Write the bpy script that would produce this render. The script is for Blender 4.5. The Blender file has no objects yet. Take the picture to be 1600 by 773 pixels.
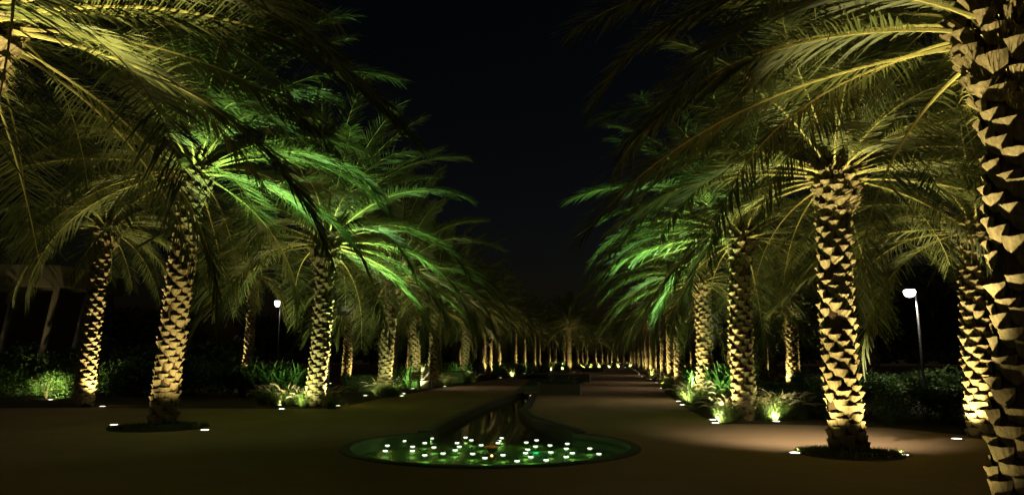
import bpy, bmesh, math, random
import numpy as np
from mathutils import Vector, Matrix
PI = math.pi
R = math.radians
rnd = random.Random(7)
sc = bpy.context.scene
COL = sc.collection

# ------------------------------------------------------------------ camera
F = 1089.0
PITCH = math.atan(173.5 / F)
CAMZ = 1.5
cp, sp = math.cos(PITCH), math.sin(PITCH)
cam_d = bpy.data.cameras.new('camera')
cam_d.sensor_width = 36.0
cam_d.lens = F / 1600.0 * 36.0
cam_d.clip_start = 0.1
cam_d.clip_end = 3000
cam = bpy.data.objects.new('camera', cam_d)
COL.objects.link(cam)
cam.location = (0, 0, CAMZ)
cam.rotation_euler = (PI / 2 + PITCH, 0, 0)
sc.camera = cam

def ray(px, py):
    u = (px - 800) / F
    v = (386.5 - py) / F
    return Vector((u, cp - v * sp, sp + v * cp))
def G(px, py, z=0.0):
    d = ray(px, py)
    t = (z - CAMZ) / d.z
    return Vector((d.x * t, d.y * t, z))
def AT(px, py, Y):
    d = ray(px, py)
    t = Y / d.y
    return Vector((d.x * t, Y, CAMZ + d.z * t))

# ------------------------------------------------------------------ materials
def mat(name, col, rough=0.85, var=0.25, scale=20.0, stretch=(1, 1, 1), bump=0.0, spec=0.2, col2=None, transl=0.0, metal=0.0, vscale=None):
    m = bpy.data.materials.new(name)
    m.use_nodes = True
    nt = m.node_tree
    n = nt.nodes
    l = nt.links
    p = n['Principled BSDF']
    p.inputs['Roughness'].default_value = rough
    p.inputs['Specular IOR Level'].default_value = spec
    p.inputs['Metallic'].default_value = metal
    tc = n.new('ShaderNodeTexCoord')
    mp = n.new('ShaderNodeMapping')
    mp.inputs['Scale'].default_value = stretch
    l.new(tc.outputs['Object'], mp.inputs['Vector'])
    no = n.new('ShaderNodeTexNoise')
    no.inputs['Scale'].default_value = scale
    no.inputs['Detail'].default_value = 5
    no.inputs['Roughness'].default_value = 0.65
    l.new(mp.outputs['Vector'], no.inputs['Vector'])
    cr = n.new('ShaderNodeValToRGB')
    c2 = col2 if col2 else tuple(c * (1 - var) for c in col)
    c1 = col if col2 else tuple(c * (1 + var) for c in col)
    cr.color_ramp.elements[0].position = 0.32
    cr.color_ramp.elements[1].position = 0.68
    cr.color_ramp.elements[0].color = (*c2, 1)
    cr.color_ramp.elements[1].color = (*c1, 1)
    l.new(no.outputs['Fac'], cr.inputs['Fac'])
    l.new(cr.outputs['Color'], p.inputs['Base Color'])
    if bump:
        b = n.new('ShaderNodeBump')
        b.inputs['Strength'].default_value = bump
        b.inputs['Distance'].default_value = 0.02
        l.new(no.outputs['Fac'], b.inputs['Height'])
        l.new(b.outputs['Normal'], p.inputs['Normal'])
    if transl > 0:
        t = n.new('ShaderNodeBsdfTranslucent')
        l.new(cr.outputs['Color'], t.inputs['Color'])
        mx = n.new('ShaderNodeMixShader')
        mx.inputs['Fac'].default_value = transl
        l.new(p.outputs['BSDF'], mx.inputs[1])
        l.new(t.outputs['BSDF'], mx.inputs[2])
        l.new(mx.outputs['Shader'], n['Material Output'].inputs['Surface'])
    return m

def emit(name, col, strength):
    m = bpy.data.materials.new(name)
    m.use_nodes = True
    nt = m.node_tree
    p = nt.nodes['Principled BSDF']
    p.inputs['Base Color'].default_value = (0.8, 0.8, 0.8, 1)
    p.inputs['Emission Color'].default_value = (*col, 1)
    p.inputs['Emission Strength'].default_value = strength
    return m

M = {}
M['boot'] = mat('palm_boot', (0.42, 0.345, 0.17), 0.8, scale=9, stretch=(3, 3, 0.7), bump=0.5, col2=(0.20, 0.15, 0.07))
M['boot_cut'] = mat('palm_boot_cut_face', (0.20, 0.14, 0.085), 0.95, 0.3, 30, bump=0.4)
M['fibre'] = mat('palm_fibre', (0.10, 0.066, 0.036), 1.0, 0.5, 40, (1, 1, .3), bump=0.9)
M['leaf'] = mat('palm_leaflet', (0.20, 0.225, 0.065), 0.5, 0.0, 1.7, spec=0.35, col2=(0.11, 0.145, 0.04), transl=0.22)
M['rachis'] = mat('palm_rachis', (0.50, 0.46, 0.14), 0.5, 0.15, 3, spec=0.3)
M['plaza'] = mat('sandy_paving', (0.31, 0.215, 0.13), 0.8, 0.0, 0.35, spec=0.12, col2=(0.235, 0.163, 0.10))
M['soil'] = mat('dark_soil', (0.06, 0.042, 0.026), 1, 0.4, 12, bump=0.8)
M['lawn'] = mat('lawn_green', (0.05, 0.085, 0.025), 1, 0.4, 30, bump=0.8)
M['shrub'] = mat('shrub_leaf', (0.075, 0.14, 0.035), 0.45, 0.35, 6, spec=0.35, transl=0.2)
M['strap'] = mat('strap_leaf', (0.10, 0.24, 0.055), 0.35, 0.3, 4, spec=0.4, transl=0.25)
M['grass'] = mat('fountain_grass_blade', (0.13, 0.175, 0.045), 0.6, 0.3, 5, spec=0.2, transl=0.25)
M['plume'] = mat('grass_plume', (0.50, 0.40, 0.27), 0.9, 0.2, 40, transl=0.2)
M['bark'] = mat('tree_bark', (0.11, 0.08, 0.055), 0.95, 0.35, 8, (1, 1, .2), bump=0.7)
M['treeleaf'] = mat('tree_leaf', (0.035, 0.055, 0.02), 0.7, 0.3, 3, transl=0.1)
M['stone'] = mat('dark_stone', (0.085, 0.075, 0.06), 0.45, 0.25, 14, bump=0.15, spec=0.4)
M['coping'] = mat('pond_coping', (0.065, 0.062, 0.045), 0.6, 0.2, 20, bump=0.2)
M['pale'] = mat('pale_stone', (0.45, 0.39, 0.30), 0.8, 0.12, 12, bump=0.15)
M['metal'] = mat('brushed_metal', (0.35, 0.34, 0.32), 0.35, 0.1, 30, metal=0.8, spec=0.5)
M['darkmetal'] = mat('dark_metal', (0.05, 0.05, 0.05), 0.5, 0.1, 30, spec=0.4)
M['polegrey'] = mat('pole_grey_paint', (0.016, 0.016, 0.015), 0.5, 0.08, 6, spec=0.4)
M['wood'] = mat('bench_wood', (0.20, 0.12, 0.06), 0.6, 0.3, 12, (1, 6, 6), bump=0.2)
M['wall'] = mat('pavilion_render', (0.42, 0.36, 0.26), 0.85, 0.12, 3)
M['teal'] = mat('banner_teal', (0.03, 0.13, 0.11), 0.7, 0.1, 8)
M['banner'] = mat('banner_picture_ground', (0.33, 0.30, 0.21), 0.7, 0.2, 8)
M['bannerdark'] = mat('banner_picture_shape', (0.08, 0.075, 0.06), 0.8, 0.2, 20)
M['screen'] = mat('sign_panel_dark', (0.02, 0.022, 0.02), 0.3, 0.1, 8, spec=0.5)
M['greygl'] = mat('sign_picture_grey', (0.22, 0.22, 0.22), 0.5, 0.15, 3)
M['lens_warm'] = emit('uplight_lens_warm', (1.0, 0.88, 0.6), 8)
M['lens_white'] = emit('uplight_lens_white', (0.95, 1.0, 0.72), 8)
M['lens_lamp'] = emit('street_lamp_lens', (1.0, 0.93, 0.85), 6)
M['pond_led'] = emit('pond_led_ring', (0.85, 1.0, 0.72), 2.0)
M['orange'] = mat('orange_copper_rim', (0.75, 0.30, 0.06), 0.4, 0.1, 8, spec=0.4)

def pool_floor():
    m = mat('pool_floor_mosaic', (0.10, 0.17, 0.06), 0.7, 0.2, 5, spec=0.1)
    nt = m.node_tree
    n = nt.nodes
    l = nt.links
    br = n.new('ShaderNodeTexVoronoi')
    br.inputs['Scale'].default_value = 14
    tc = [x for x in n if x.type == 'TEX_COORD'][0]
    l.new(tc.outputs['Object'], br.inputs['Vector'])
    cr = n.new('ShaderNodeValToRGB')
    cr.color_ramp.elements[0].color = (0.26, 0.36, 0.13, 1)
    cr.color_ramp.elements[1].color = (0.08, 0.16, 0.05, 1)
    l.new(br.outputs['Distance'], cr.inputs['Fac'])
    l.new(cr.outputs['Color'], n['Principled BSDF'].inputs['Base Color'])
    return m
M['floor'] = pool_floor()

def water():
    m = bpy.data.materials.new('pond_water')
    m.use_nodes = True
    nt = m.node_tree
    n = nt.nodes
    l = nt.links
    n.remove(n['Principled BSDF'])
    gl = n.new('ShaderNodeBsdfGlossy')
    gl.inputs['Roughness'].default_value = 0.03
    tr = n.new('ShaderNodeBsdfTransparent')
    tr.inputs['Color'].default_value = (0.72, 0.86, 0.70, 1)
    fr = n.new('ShaderNodeFresnel')
    fr.inputs['IOR'].default_value = 1.33
    mx = n.new('ShaderNodeMixShader')
    no = n.new('ShaderNodeTexNoise')
    no.inputs['Scale'].default_value = 2.2
    no.inputs['Detail'].default_value = 3
    tc = n.new('ShaderNodeTexCoord')
    l.new(tc.outputs['Object'], no.inputs['Vector'])
    b = n.new('ShaderNodeBump')
    b.inputs['Strength'].default_value = 0.012
    b.inputs['Distance'].default_value = 0.02
    l.new(no.outputs['Fac'], b.inputs['Height'])
    l.new(b.outputs['Normal'], gl.inputs['Normal'])
    l.new(b.outputs['Normal'], fr.inputs['Normal'])
    l.new(fr.outputs['Fac'], mx.inputs['Fac'])
    l.new(tr.outputs['BSDF'], mx.inputs[1])
    l.new(gl.outputs['BSDF'], mx.inputs[2])
    l.new(mx.outputs['Shader'], n['Material Output'].inputs['Surface'])
    return m
M['water'] = water()

def plaza_detail():
    m = M['plaza']
    nt = m.node_tree
    n = nt.nodes
    l = nt.links
    p = n['Principled BSDF']
    cr = [x for x in n if x.type == 'VALTORGB'][0]
    tc = [x for x in n if x.type == 'TEX_COORD'][0]
    f = n.new('ShaderNodeTexNoise')
    f.inputs['Scale'].default_value = 60
    f.inputs['Detail'].default_value = 3
    l.new(tc.outputs['Object'], f.inputs['Vector'])
    mr = n.new('ShaderNodeMapRange')
    mr.inputs['From Min'].default_value = 0.3
    mr.inputs['From Max'].default_value = 0.7
    mr.inputs['To Min'].default_value = 0.78
    mr.inputs['To Max'].default_value = 1.15
    l.new(f.outputs['Fac'], mr.inputs['Value'])
    mul = n.new('ShaderNodeVectorMath')
    mul.operation = 'SCALE'
    l.new(cr.outputs['Color'], mul.inputs[0])
    l.new(mr.outputs['Result'], mul.inputs['Scale'])
    l.new(mul.outputs['Vector'], p.inputs['Base Color'])
    b = n.new('ShaderNodeBump')
    b.inputs['Strength'].default_value = 0.25
    b.inputs['Distance'].default_value = 0.01
    l.new(f.outputs['Fac'], b.inputs['Height'])
    l.new(b.outputs['Normal'], p.inputs['Normal'])
plaza_detail()

# ------------------------------------------------------------------ helpers
class MB:
    def __init__(s):
        s.v = []
        s.f = []
        s.m = []
    def add(s, vs, fs, mi=0):
        o = len(s.v)
        s.v.extend(vs)
        for f in fs:
            s.f.append(tuple(i + o for i in f))
            s.m.append(mi)
    def merge(s, other, rot=0.0, off=(0, 0, 0)):
        c, q = math.cos(rot), math.sin(rot)
        o = len(s.v)
        s.v.extend([(x * c - y * q + off[0], x * q + y * c + off[1], z + off[2]) for x, y, z in other.v])
        s.f.extend([tuple(i + o for i in f) for f in other.f])
        s.m.extend(other.m)
    def box(s, x0, x1, y0, y1, z0, z1, mi=0):
        s.add([(x0, y0, z0), (x1, y0, z0), (x1, y1, z0), (x0, y1, z0), (x0, y0, z1), (x1, y0, z1), (x1, y1, z1), (x0, y1, z1)],
              [(0, 3, 2, 1), (4, 5, 6, 7), (0, 1, 5, 4), (1, 2, 6, 5), (2, 3, 7, 6), (3, 0, 4, 7)], mi)
    def lathe(s, prof, n=16, mi=0, cx=0, cy=0, cap=True):
        vs = []
        for r, z in prof:
            for k in range(n):
                a = 2 * PI * k / n
                vs.append((cx + r * math.cos(a), cy + r * math.sin(a), z))
        fs = []
        for i in range(len(prof) - 1):
            for k in range(n):
                k2 = (k + 1) % n
                fs.append((i * n + k, i * n + k2, (i + 1) * n + k2, (i + 1) * n + k))
        if cap:
            fs.append(tuple(range(n - 1, -1, -1)))
            fs.append(tuple((len(prof) - 1) * n + k for k in range(n)))
        s.add(vs, fs, mi)
    def tube(s, pts, rad, n=8, mi=0):
        vs = []
        fs = []
        for i, p in enumerate(pts):
            p = Vector(p)
            a = Vector(pts[max(i - 1, 0)])
            b = Vector(pts[min(i + 1, len(pts) - 1)])
            t = (b - a).normalized()
            q = Vector((0, 0, 1)) if abs(t.z) < 0.9 else Vector((1, 0, 0))
            u = t.cross(q).normalized()
            w = t.cross(u)
            r = rad[i] if hasattr(rad, '__len__') else rad
            for k in range(n):
                an = 2 * PI * k / n
                vs.append(tuple(p + u * (r * math.cos(an)) + w * (r * math.sin(an))))
        for i in range(len(pts) - 1):
            for k in range(n):
                k2 = (k + 1) % n
                fs.append((i * n + k, i * n + k2, (i + 1) * n + k2, (i + 1) * n + k))
        fs.append(tuple(range(n)))
        fs.append(tuple((len(pts) - 1) * n + k for k in range(n - 1, -1, -1)))
        s.add(vs, fs, mi)
    def mesh(s, name, mats, smooth=False):
        me = bpy.data.meshes.new(name)
        me.from_pydata(s.v, [], s.f)
        for m in mats:
            me.materials.append(m)
        if len(mats) > 1:
            me.polygons.foreach_set('material_index', s.m)
        if smooth:
            me.polygons.foreach_set('use_smooth', [True] * len(me.polygons))
        me.update()
        return me

def link(name, me, parent=None, loc=None, rz=0.0):
    o = bpy.data.objects.new(name, me)
    COL.objects.link(o)
    if parent:
        o.parent = parent
    if loc is not None:
        o.location = loc
    o.rotation_euler = (0, 0, rz)
    return o
def tag(o, label=None, cat=None, group=None, kind=None):
    if label: o['label'] = label
    if cat: o['category'] = cat
    if group: o['group'] = group
    if kind: o['kind'] = kind
    return o
def empty(name, loc, rz=0.0):
    return link(name, None, None, loc, rz)
def struct(name, mb, m, smooth=False):
    o = link(name, mb.mesh(name, m if isinstance(m, list) else [m], smooth))
    o['kind'] = 'structure'
    return o
def bevel(o, w=0.01, seg=2):
    b = o.modifiers.new('bevel', 'BEVEL')
    b.width = w
    b.segments = seg
    b.limit_method = 'ANGLE'
    return o
def copy_tree(o, parent=None):
    c = o.copy()
    COL.objects.link(c)
    if parent:
        c.parent = parent
    for ch in list(o.children):
        if ch.type != 'LIGHT': copy_tree(ch, c)
    return c
ORD = ['zeroth', 'first', 'second', 'third', 'fourth', 'fifth', 'sixth', 'seventh', 'eighth', 'ninth', 'tenth', 'eleventh', 'twelfth', 'thirteenth', 'fourteenth', 'fifteenth']

# ------------------------------------------------------------------ fronds
def frond(L, e0, curl, nleaf, seed, wide=0.030, side=0.0, segs=2, droop=0.15):
    r = random.Random(seed)
    mb = MB()
    N = 22
    P = [Vector((0, 0, 0))]
    T = []
    az = 0.0
    for i in range(N):
        s = (i + 0.5) / N
        e = e0 - curl * (s ** 1.25)
        az = side * s * s
        t = Vector((math.cos(e) * math.cos(az), math.cos(e) * math.sin(az), math.sin(e)))
        T.append(t)
        P.append(P[-1] + t * (L / N))
    T.append(T[-1])
    def at(s):
        x = min(max(s, 0), 0.9999) * N
        i = int(x)
        f = x - i
        return P[i].lerp(P[i + 1], f), T[i].lerp(T[min(i + 1, N)], f).normalized()
    # rachis: flattened tapering stem
    vs = []
    for i in range(0, N + 1):
        s = i / N
        t = T[i]
        b = Vector((-t.y, t.x, 0))
        b = b.normalized() if b.length > 1e-4 else Vector((0, 1, 0))
        n = b.cross(t) * -1
        if n.z < 0: n = -n
        w = 0.018 * (1 - s) + 0.003 + 0.045 * max(0, 1 - s / 0.10)
        h = 0.012 * (1 - s) + 0.003 + 0.012 * max(0, 1 - s / 0.10)
        for a, c in ((-1, .5), (1, .5), (.55, -1), (-.55, -1)):
            vs.append(tuple(P[i] + b * (w * a) + n * (h * c)))
    fs = []
    for i in range(N):
        for k in range(4):
            k2 = (k + 1) % 4
            fs.append((i * 4 + k, i * 4 + k2, i * 4 + 4 + k2, i * 4 + 4 + k))
    mb.add(vs, fs, 1)
    down = Vector((0, 0, -1))
    V = []
    Fc = []
    for sd in (-1, 1):
        for k in range(nleaf):
            s = 0.13 + 0.865 * (k + r.uniform(-.35, .35) + .5) / nleaf
            p, t = at(s)
            b = Vector((-t.y, t.x, 0))
            b = b.normalized() if b.length > 1e-4 else Vector((0, 1, 0))
            n = t.cross(b)
            if n.z < 0: n = -n
            ll = min(1, 0.14 + max(0, (s - 0.17)) / 0.14) * (0.67 - 0.30 * max(0, (s - .45) / .55) ** 2.0) * L / 4.0 * r.uniform(.88, 1.08)
            ang = R(60 - 28 * s ** 1.5) + r.uniform(-.08, .08)
            lift = r.choice((0.42, 0.22, 0.22, 0.0)) + r.uniform(-.09, .09)
            d = (t * math.cos(ang) + b * (sd * math.sin(ang) * math.cos(lift)) + n * (math.sin(ang) * math.sin(lift))).normalized()
            wd = (t * 0.75 + n * r.uniform(.2, .8)).cross(d).cross(d).normalized()
            w = wide * r.uniform(.8, 1.15) * (0.7 if s > .9 else 1)
            o = len(V)
            if s < 0.17: w *= .5
            dd = droop * r.uniform(.5, 1.4)
            p1 = p + d * (ll * .5) + down * (dd * ll * .12)
            p2 = p + d * (ll * .99) + down * (dd * ll * .5)
            V += [p - wd * w * .3, p + wd * w * .3, p1 + wd * w * .5, p1 - wd * w * .5, p2 + wd * .0015, p2 - wd * .0015]
            Fc += [(o, o + 1, o + 2, o + 3), (o + 3, o + 2, o + 4, o + 5)]
    mb.add([tuple(v) for v in V], Fc, 0)
    return mb

def frond_params(k, n, r):
    f = k / (n - 1)
    e0 = 86 - 100 * f ** 1.05 + r.uniform(-7, 7)
    curl = 26 + 50 * math.sin(PI * min(1, f * 0.62 + .02)) + r.uniform(-14, 16)
    if f > .8: curl -= 10
    return R(e0), R(curl)

NF = 62
FM = {}       # shared hi-res frond meshes
def hi_fronds():
    r = random.Random(3)
    for k in range(0, NF):
        kk = k // 2
        if kk in FM: continue
        e, c = frond_params(k, NF, r)
        mb = frond(r.uniform(4.0, 4.6), e, c, 112, 100 + k, 0.023, r.uniform(-.45, .45), droop=r.uniform(.1, .55))
        FM[kk] = mb.mesh('frond', [M['leaf'], M['rachis']])
hi_fronds()

def merged_crown(seed, nf, nleaf, wide, L=4.1):
    r = random.Random(seed)
    mb = MB()
    for k in range(nf):
        e, c = frond_params(k, nf, r)
        f = frond(L * r.uniform(.9, 1.06), e, c, nleaf, seed * 97 + k, wide, r.uniform(-.45, .45), droop=r.uniform(.05, .45))
        rr = 0.10 + 0.14 * k / nf
        a = k * 2.39996 + r.uniform(-.15, .15)
        mb.merge(f, a, (rr * math.cos(a), rr * math.sin(a), 0.16 - 0.42 * k / nf))
    return mb

# ------------------------------------------------------------------ trunk
def boots(mb, z0, z1, axis, rad, dz, H, out, half, r, div=R(137.95), core=0.0, a0=0.0, up=0.0):
    n = int((z1 - z0) / dz)
    NU, NV = 9, 5
    for i in range(n):
        if r.random() < .05: continue
        z = z0 + i * dz + r.uniform(-.012, .012)
        a = a0 + i * div + r.uniform(-.08, .08)
        h = H * r.uniform(.82, 1.2)
        ou = out * r.uniform(.7, 1.25)
        hf = half * r.uniform(.85, 1.12)
        tilt = r.uniform(-.05, .05)
        vs = []
        for v in range(NV):
            vv = v / (NV - 1)
            w = math.sin(PI / 2 * min(1, vv ** .55 + .05))
            for u in range(NU):
                uu = -1 + 2 * u / (NU - 1)
                zz = z + h * vv + 0.016 * uu * uu * vv + tilt * uu * h * .5 + (r.uniform(-.007, .007) if v == NV - 1 else 0)
                rr = rad(zz) + 0.006 + ou * (vv ** 1.15) * (1 - .6 * uu * uu)
                an = a + uu * hf * w
                ax, ay = axis(zz)
                vs.append((ax + rr * math.cos(an), ay + rr * math.sin(an), zz))
        # cut face back to the core
        for u in range(NU):
            uu = -1 + 2 * u / (NU - 1)
            zz = z + h - 0.012 + 0.02 * uu * uu + up
            rr = rad(zz) - 0.02
            an = a + uu * hf * .85
            ax, ay = axis(zz)
            vs.append((ax + rr * math.cos(an), ay + rr * math.sin(an), zz))
        fs = []
        for v in range(NV - 1):
            for u in range(NU - 1):
                q = v * NU + u
                fs.append((q, q + 1, q + NU + 1, q + NU))
        mb.add(vs, fs, 0)
        q0 = (NV - 1) * NU
        o = len(mb.v) - len(vs)
        for u in range(NU - 1):
            q = o + q0 + u
            mb.f.append((q, q + 1, q + NU + 1, q + NU))
            mb.m.append(1)

def trunk_mb(h, dx, dy, seed, r0=0.235, lod=1.0, bend=0.08):
    r = random.Random(seed)
    mb = MB()
    ba = r.uniform(0, 2 * PI)
    def axis(z):
        t = z / h
        s = bend * math.sin(PI * min(max(t, 0), 1))
        return (dx * t + s * math.cos(ba), dy * t + s * math.sin(ba))
    def rad(z):
        return r0 * (1.0 + 0.22 * math.exp(-max(z, 0) / 0.35) - .06 * z / h) + 0.008 * math.sin(z * 5 + seed)
    prof = []
    n = 18
    K = 26
    vs = []
    for i in range(K + 1):
        z = -0.15 + (h + .35) * i / K
        ax, ay = axis(z)
        for k in range(n):
            a = 2 * PI * k / n
            rr = rad(z) * r.uniform(.97, 1.03)
            vs.append((ax + rr * math.cos(a), ay + rr * math.sin(a), z))
    fs = [(i * n + k, i * n + (k + 1) % n, (i + 1) * n + (k + 1) % n, (i + 1) * n + k) for i in range(K) for k in range(n)]
    fs.append(tuple(K * n + k for k in range(n)))
    mb.add(vs, fs, 2)
    boots(mb, -0.05, 0.75, axis, rad, 0.021, 0.17, 0.075, 0.50, r)
    boots(mb, 0.75, h - .75, axis, rad, 0.0235 * lod, 0.15, 0.085, 0.45, r, a0=1.0)
    return mb, axis, rad

def collar_mb(seed, r0=0.235, h=0.85):
    """ragged leaf bases below the fronds; origin at the point the fronds spring from"""
    r = random.Random(seed)
    mb = MB()
    def axis(z): return (0, 0)
    def rad(z):
        t = (z + h) / h
        return r0 * (0.98 + .42 * math.sin(PI * min(max(t, 0), 1.15) * .62))
    n = 16
    K = 8
    vs = []
    for i in range(K + 1):
        z = -h + (h + .12) * i / K
        for k in range(n):
            a = 2 * PI * k / n
            rr = rad(z) * r.uniform(.9, 1.06)
            vs.append((rr * math.cos(a), rr * math.sin(a), z))
    fs = [(i * n + k, i * n + (k + 1) % n, (i + 1) * n + (k + 1) % n, (i + 1) * n + k) for i in range(K) for k in range(n)]
    fs.append(tuple(K * n + k for k in range(n)))
    mb.add(vs, fs, 2)
    boots(mb, -h, -.45, axis, rad, 0.017, 0.17, 0.10, 0.34, r)
    boots(mb, -.5, -.02, axis, rad, 0.011, 0.13, 0.12, 0.22, r)
    # loose fibre strands
    for i in range(420):
        a = r.uniform(0, 2 * PI)
        z = r.uniform(-h, -.02)
        rr = rad(z)
        p0 = Vector((rr * math.cos(a), rr * math.sin(a), z))
        d = Vector((math.cos(a), math.sin(a), r.uniform(-1.0, .8))).normalized()
        p1 = p0 + d * r.uniform(.05, .14)
        p2 = p1 + (d + Vector((r.uniform(-.6, .6), r.uniform(-.6, .6), -.9))).normalized() * r.uniform(.04, .12)
        w = Vector((-math.sin(a), math.cos(a), 0)) * .0035
        mb.add([tuple(p0 - w), tuple(p0 + w), tuple(p1 + w), tuple(p1 - w), tuple(p2)], [(0, 1, 2, 3), (3, 2, 4)], 3)
    # old petiole stubs
    for i in range(26):
        a = i * 2.4 + r.uniform(-.2, .2)
        z = r.uniform(-.35, .0)
        rr = rad(z) * .9
        e = R(r.uniform(20, 60))
        p0 = Vector((rr * math.cos(a), rr * math.sin(a), z))
        d = Vector((math.cos(a) * math.cos(e), math.sin(a) * math.cos(e), math.sin(e)))
        mb.tube([p0, p0 + d * .1, p0 + d * r.uniform(.16, .26)], [.05, .036, .028], 5, 0)
    # spear leaves
    for i in range(5):
        a = i * 1.3
        mb.tube([(0.03 * math.cos(a), 0.03 * math.sin(a), 0), (0.08 * math.cos(a), .08 * math.sin(a), 1.2), (.22 * math.cos(a), .22 * math.sin(a), 2.3)], [.03, .022, .004], 5, 3)
    return mb
COLLAR = [collar_mb(s) for s in (1, 2, 3)]
CM = [c.mesh('crown', [M['boot'], M['boot_cut'], M['fibre'], M['rachis']]) for c in COLLAR]

def crown_with_collar(seed, nf, nleaf, wide):
    """one mesh: leaf materials first, then the collar's"""
    mb = merged_crown(seed, nf, nleaf, wide)
    c = COLLAR[seed % 3]
    o = len(mb.v)
    mb.v.extend(c.v)
    mb.f.extend([tuple(i + o for i in f) for f in c.f])
    mb.m.extend([{0: 2, 1: 3, 2: 4, 3: 1}[m] for m in c.m])
    return mb.mesh('crown', [M['leaf'], M['rachis'], M['boot'], M['boot_cut'], M['fibre']])
MID = [crown_with_collar(s, 60, 88, 0.027) for s in (11, 12, 13)]
FAR = [crown_with_collar(s, 42, 46, 0.042) for s in (21, 22)]
TM = [M['boot'], M['boot_cut'], M['fibre']]
def std_trunk(seed, h):
    mb, ax, rd = trunk_mb(h, 0.02, 0.0, seed)
    return mb.mesh('trunk', TM, False)
STD_H = 5.2
STD = [std_trunk(s, STD_H) for s in (31, 32, 33)]

# ------------------------------------------------------------------ lamps
def make_uplight(lens):
    t = empty('ground_light', (0, 0, 0))
    h = MB()
    h.lathe([(0.13, -0.1), (0.13, 0.012), (0.125, 0.018), (0.098, 0.018), (0.095, 0.008)], 20, cap=False)
    link('rim', h.mesh('rim', [M['metal']], False), t)
    g = MB()
    g.lathe([(0.095, -0.05), (0.095, 0.010), (0.07, 0.017), (0.001, 0.020)], 20)
    link('lens', g.mesh('lens', [lens], True), t)
    return t
UPW = make_uplight(M['lens_warm'])
UPG = make_uplight(M['lens_white'])
used = set()
WARM = (1.0, 0.81, 0.37)
GREEN = (0.42, 1.0, 0.37)
lamps = {}
def spot(parent, target, base, energy, col, size, blend=0.6, rad=0.04, z=0.05):
    key = (round(energy), tuple(col), size, blend)
    if key not in lamps:
        ld = bpy.data.lights.new('lamp', 'SPOT')
        ld.energy = energy
        ld.color = col
        ld.spot_size = R(size)
        ld.spot_blend = blend
        ld.shadow_soft_size = rad
        lamps[key] = ld
    o = bpy.data.objects.new('lamp', lamps[key])
    COL.objects.link(o)
    o.parent = parent
    o.location = (0, 0, z)
    d = Vector(target) - (Vector(base) + Vector((0, 0, z)))
    o.rotation_euler = d.to_track_quat('-Z', 'Y').to_euler()
    return o
def uplight(pos, label, group, green=False):
    src = UPG if green else UPW
    if src.name in used:
        t = copy_tree(src)
    else:
        t = src
        used.add(src.name)
    t.location = pos
    tag(t, label, 'ground light', group)
    return t

# ------------------------------------------------------------------ palms
PALMS = []
def palm(base, top, label, lod, seed, rz=0.0, group='date palms lining the avenue', scale=1.0, r0=0.235):
    t = empty('date_palm', base)
    tag(t, label, 'palm tree', group)
    d = top - base
    h = d.z
    if lod < 2:
        mb, ax, rd = trunk_mb(h, d.x, d.y, seed, r0)
        tr = link('trunk', mb.mesh('trunk', TM), t)
    else:
        tr = link('trunk', STD[seed % 3], t, rz=rz)
        tr.scale = (scale, scale, h / STD_H)
        d = Vector((0, 0, h))
    if lod == 0:
        c = link('crown', CM[seed % 3], t, d, rz)
        c.scale = (r0 / .235,) * 3
        r = random.Random(seed)
        for k in range(NF):
            a = k * 2.39996 + r.uniform(-.15, .15) - rz
            rr = 0.10 + 0.14 * k / NF
            fo = link('frond', FM[k // 2], c, (rr * math.cos(a), rr * math.sin(a), 0.16 - 0.42 * k / NF))
            fo.rotation_euler = (r.uniform(-.1, .1), r.uniform(-.1, .1), a)
            q = r.uniform(.9, 1.08) * scale / (r0 / .235)
            fo.scale = (q, q, q)
    else:
        me = MID if lod == 1 else FAR
        c = link('crown', me[seed % len(me)], t, d, rz)
        c.scale = (scale,) * 3
    PALMS.append((t, base, base + d))
    return t

def lit(base, top, lights, E, green=0.0, desc='', grp='in-ground lights at the palms', crownE=0.0, col=WARM):
    """lights: list of (position, is_green)"""
    for i, (p, g, mu) in enumerate(lights):
        side = 'left' if p.x < base.x else 'right'
        u = uplight(p, 'ground light %s of the %s' % (side, desc), grp, g)
        ax = base.lerp(top, 0.48)
        spot(u, ax, p, E * mu, col, 84, .7)
        if crownE:
            cc = top + Vector(((p.x - base.x) * .8, (p.y - base.y) * .8, 0.9))
            spot(u, cc, p, crownE, (1.0, .84, .42), 46, .9)
        if g and green:
            cc = top + Vector((math.copysign(2.8, p.x - base.x), -0.1, 2.9))
            spot(u, cc, p, green * .9, GREEN, 54, .9)

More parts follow.
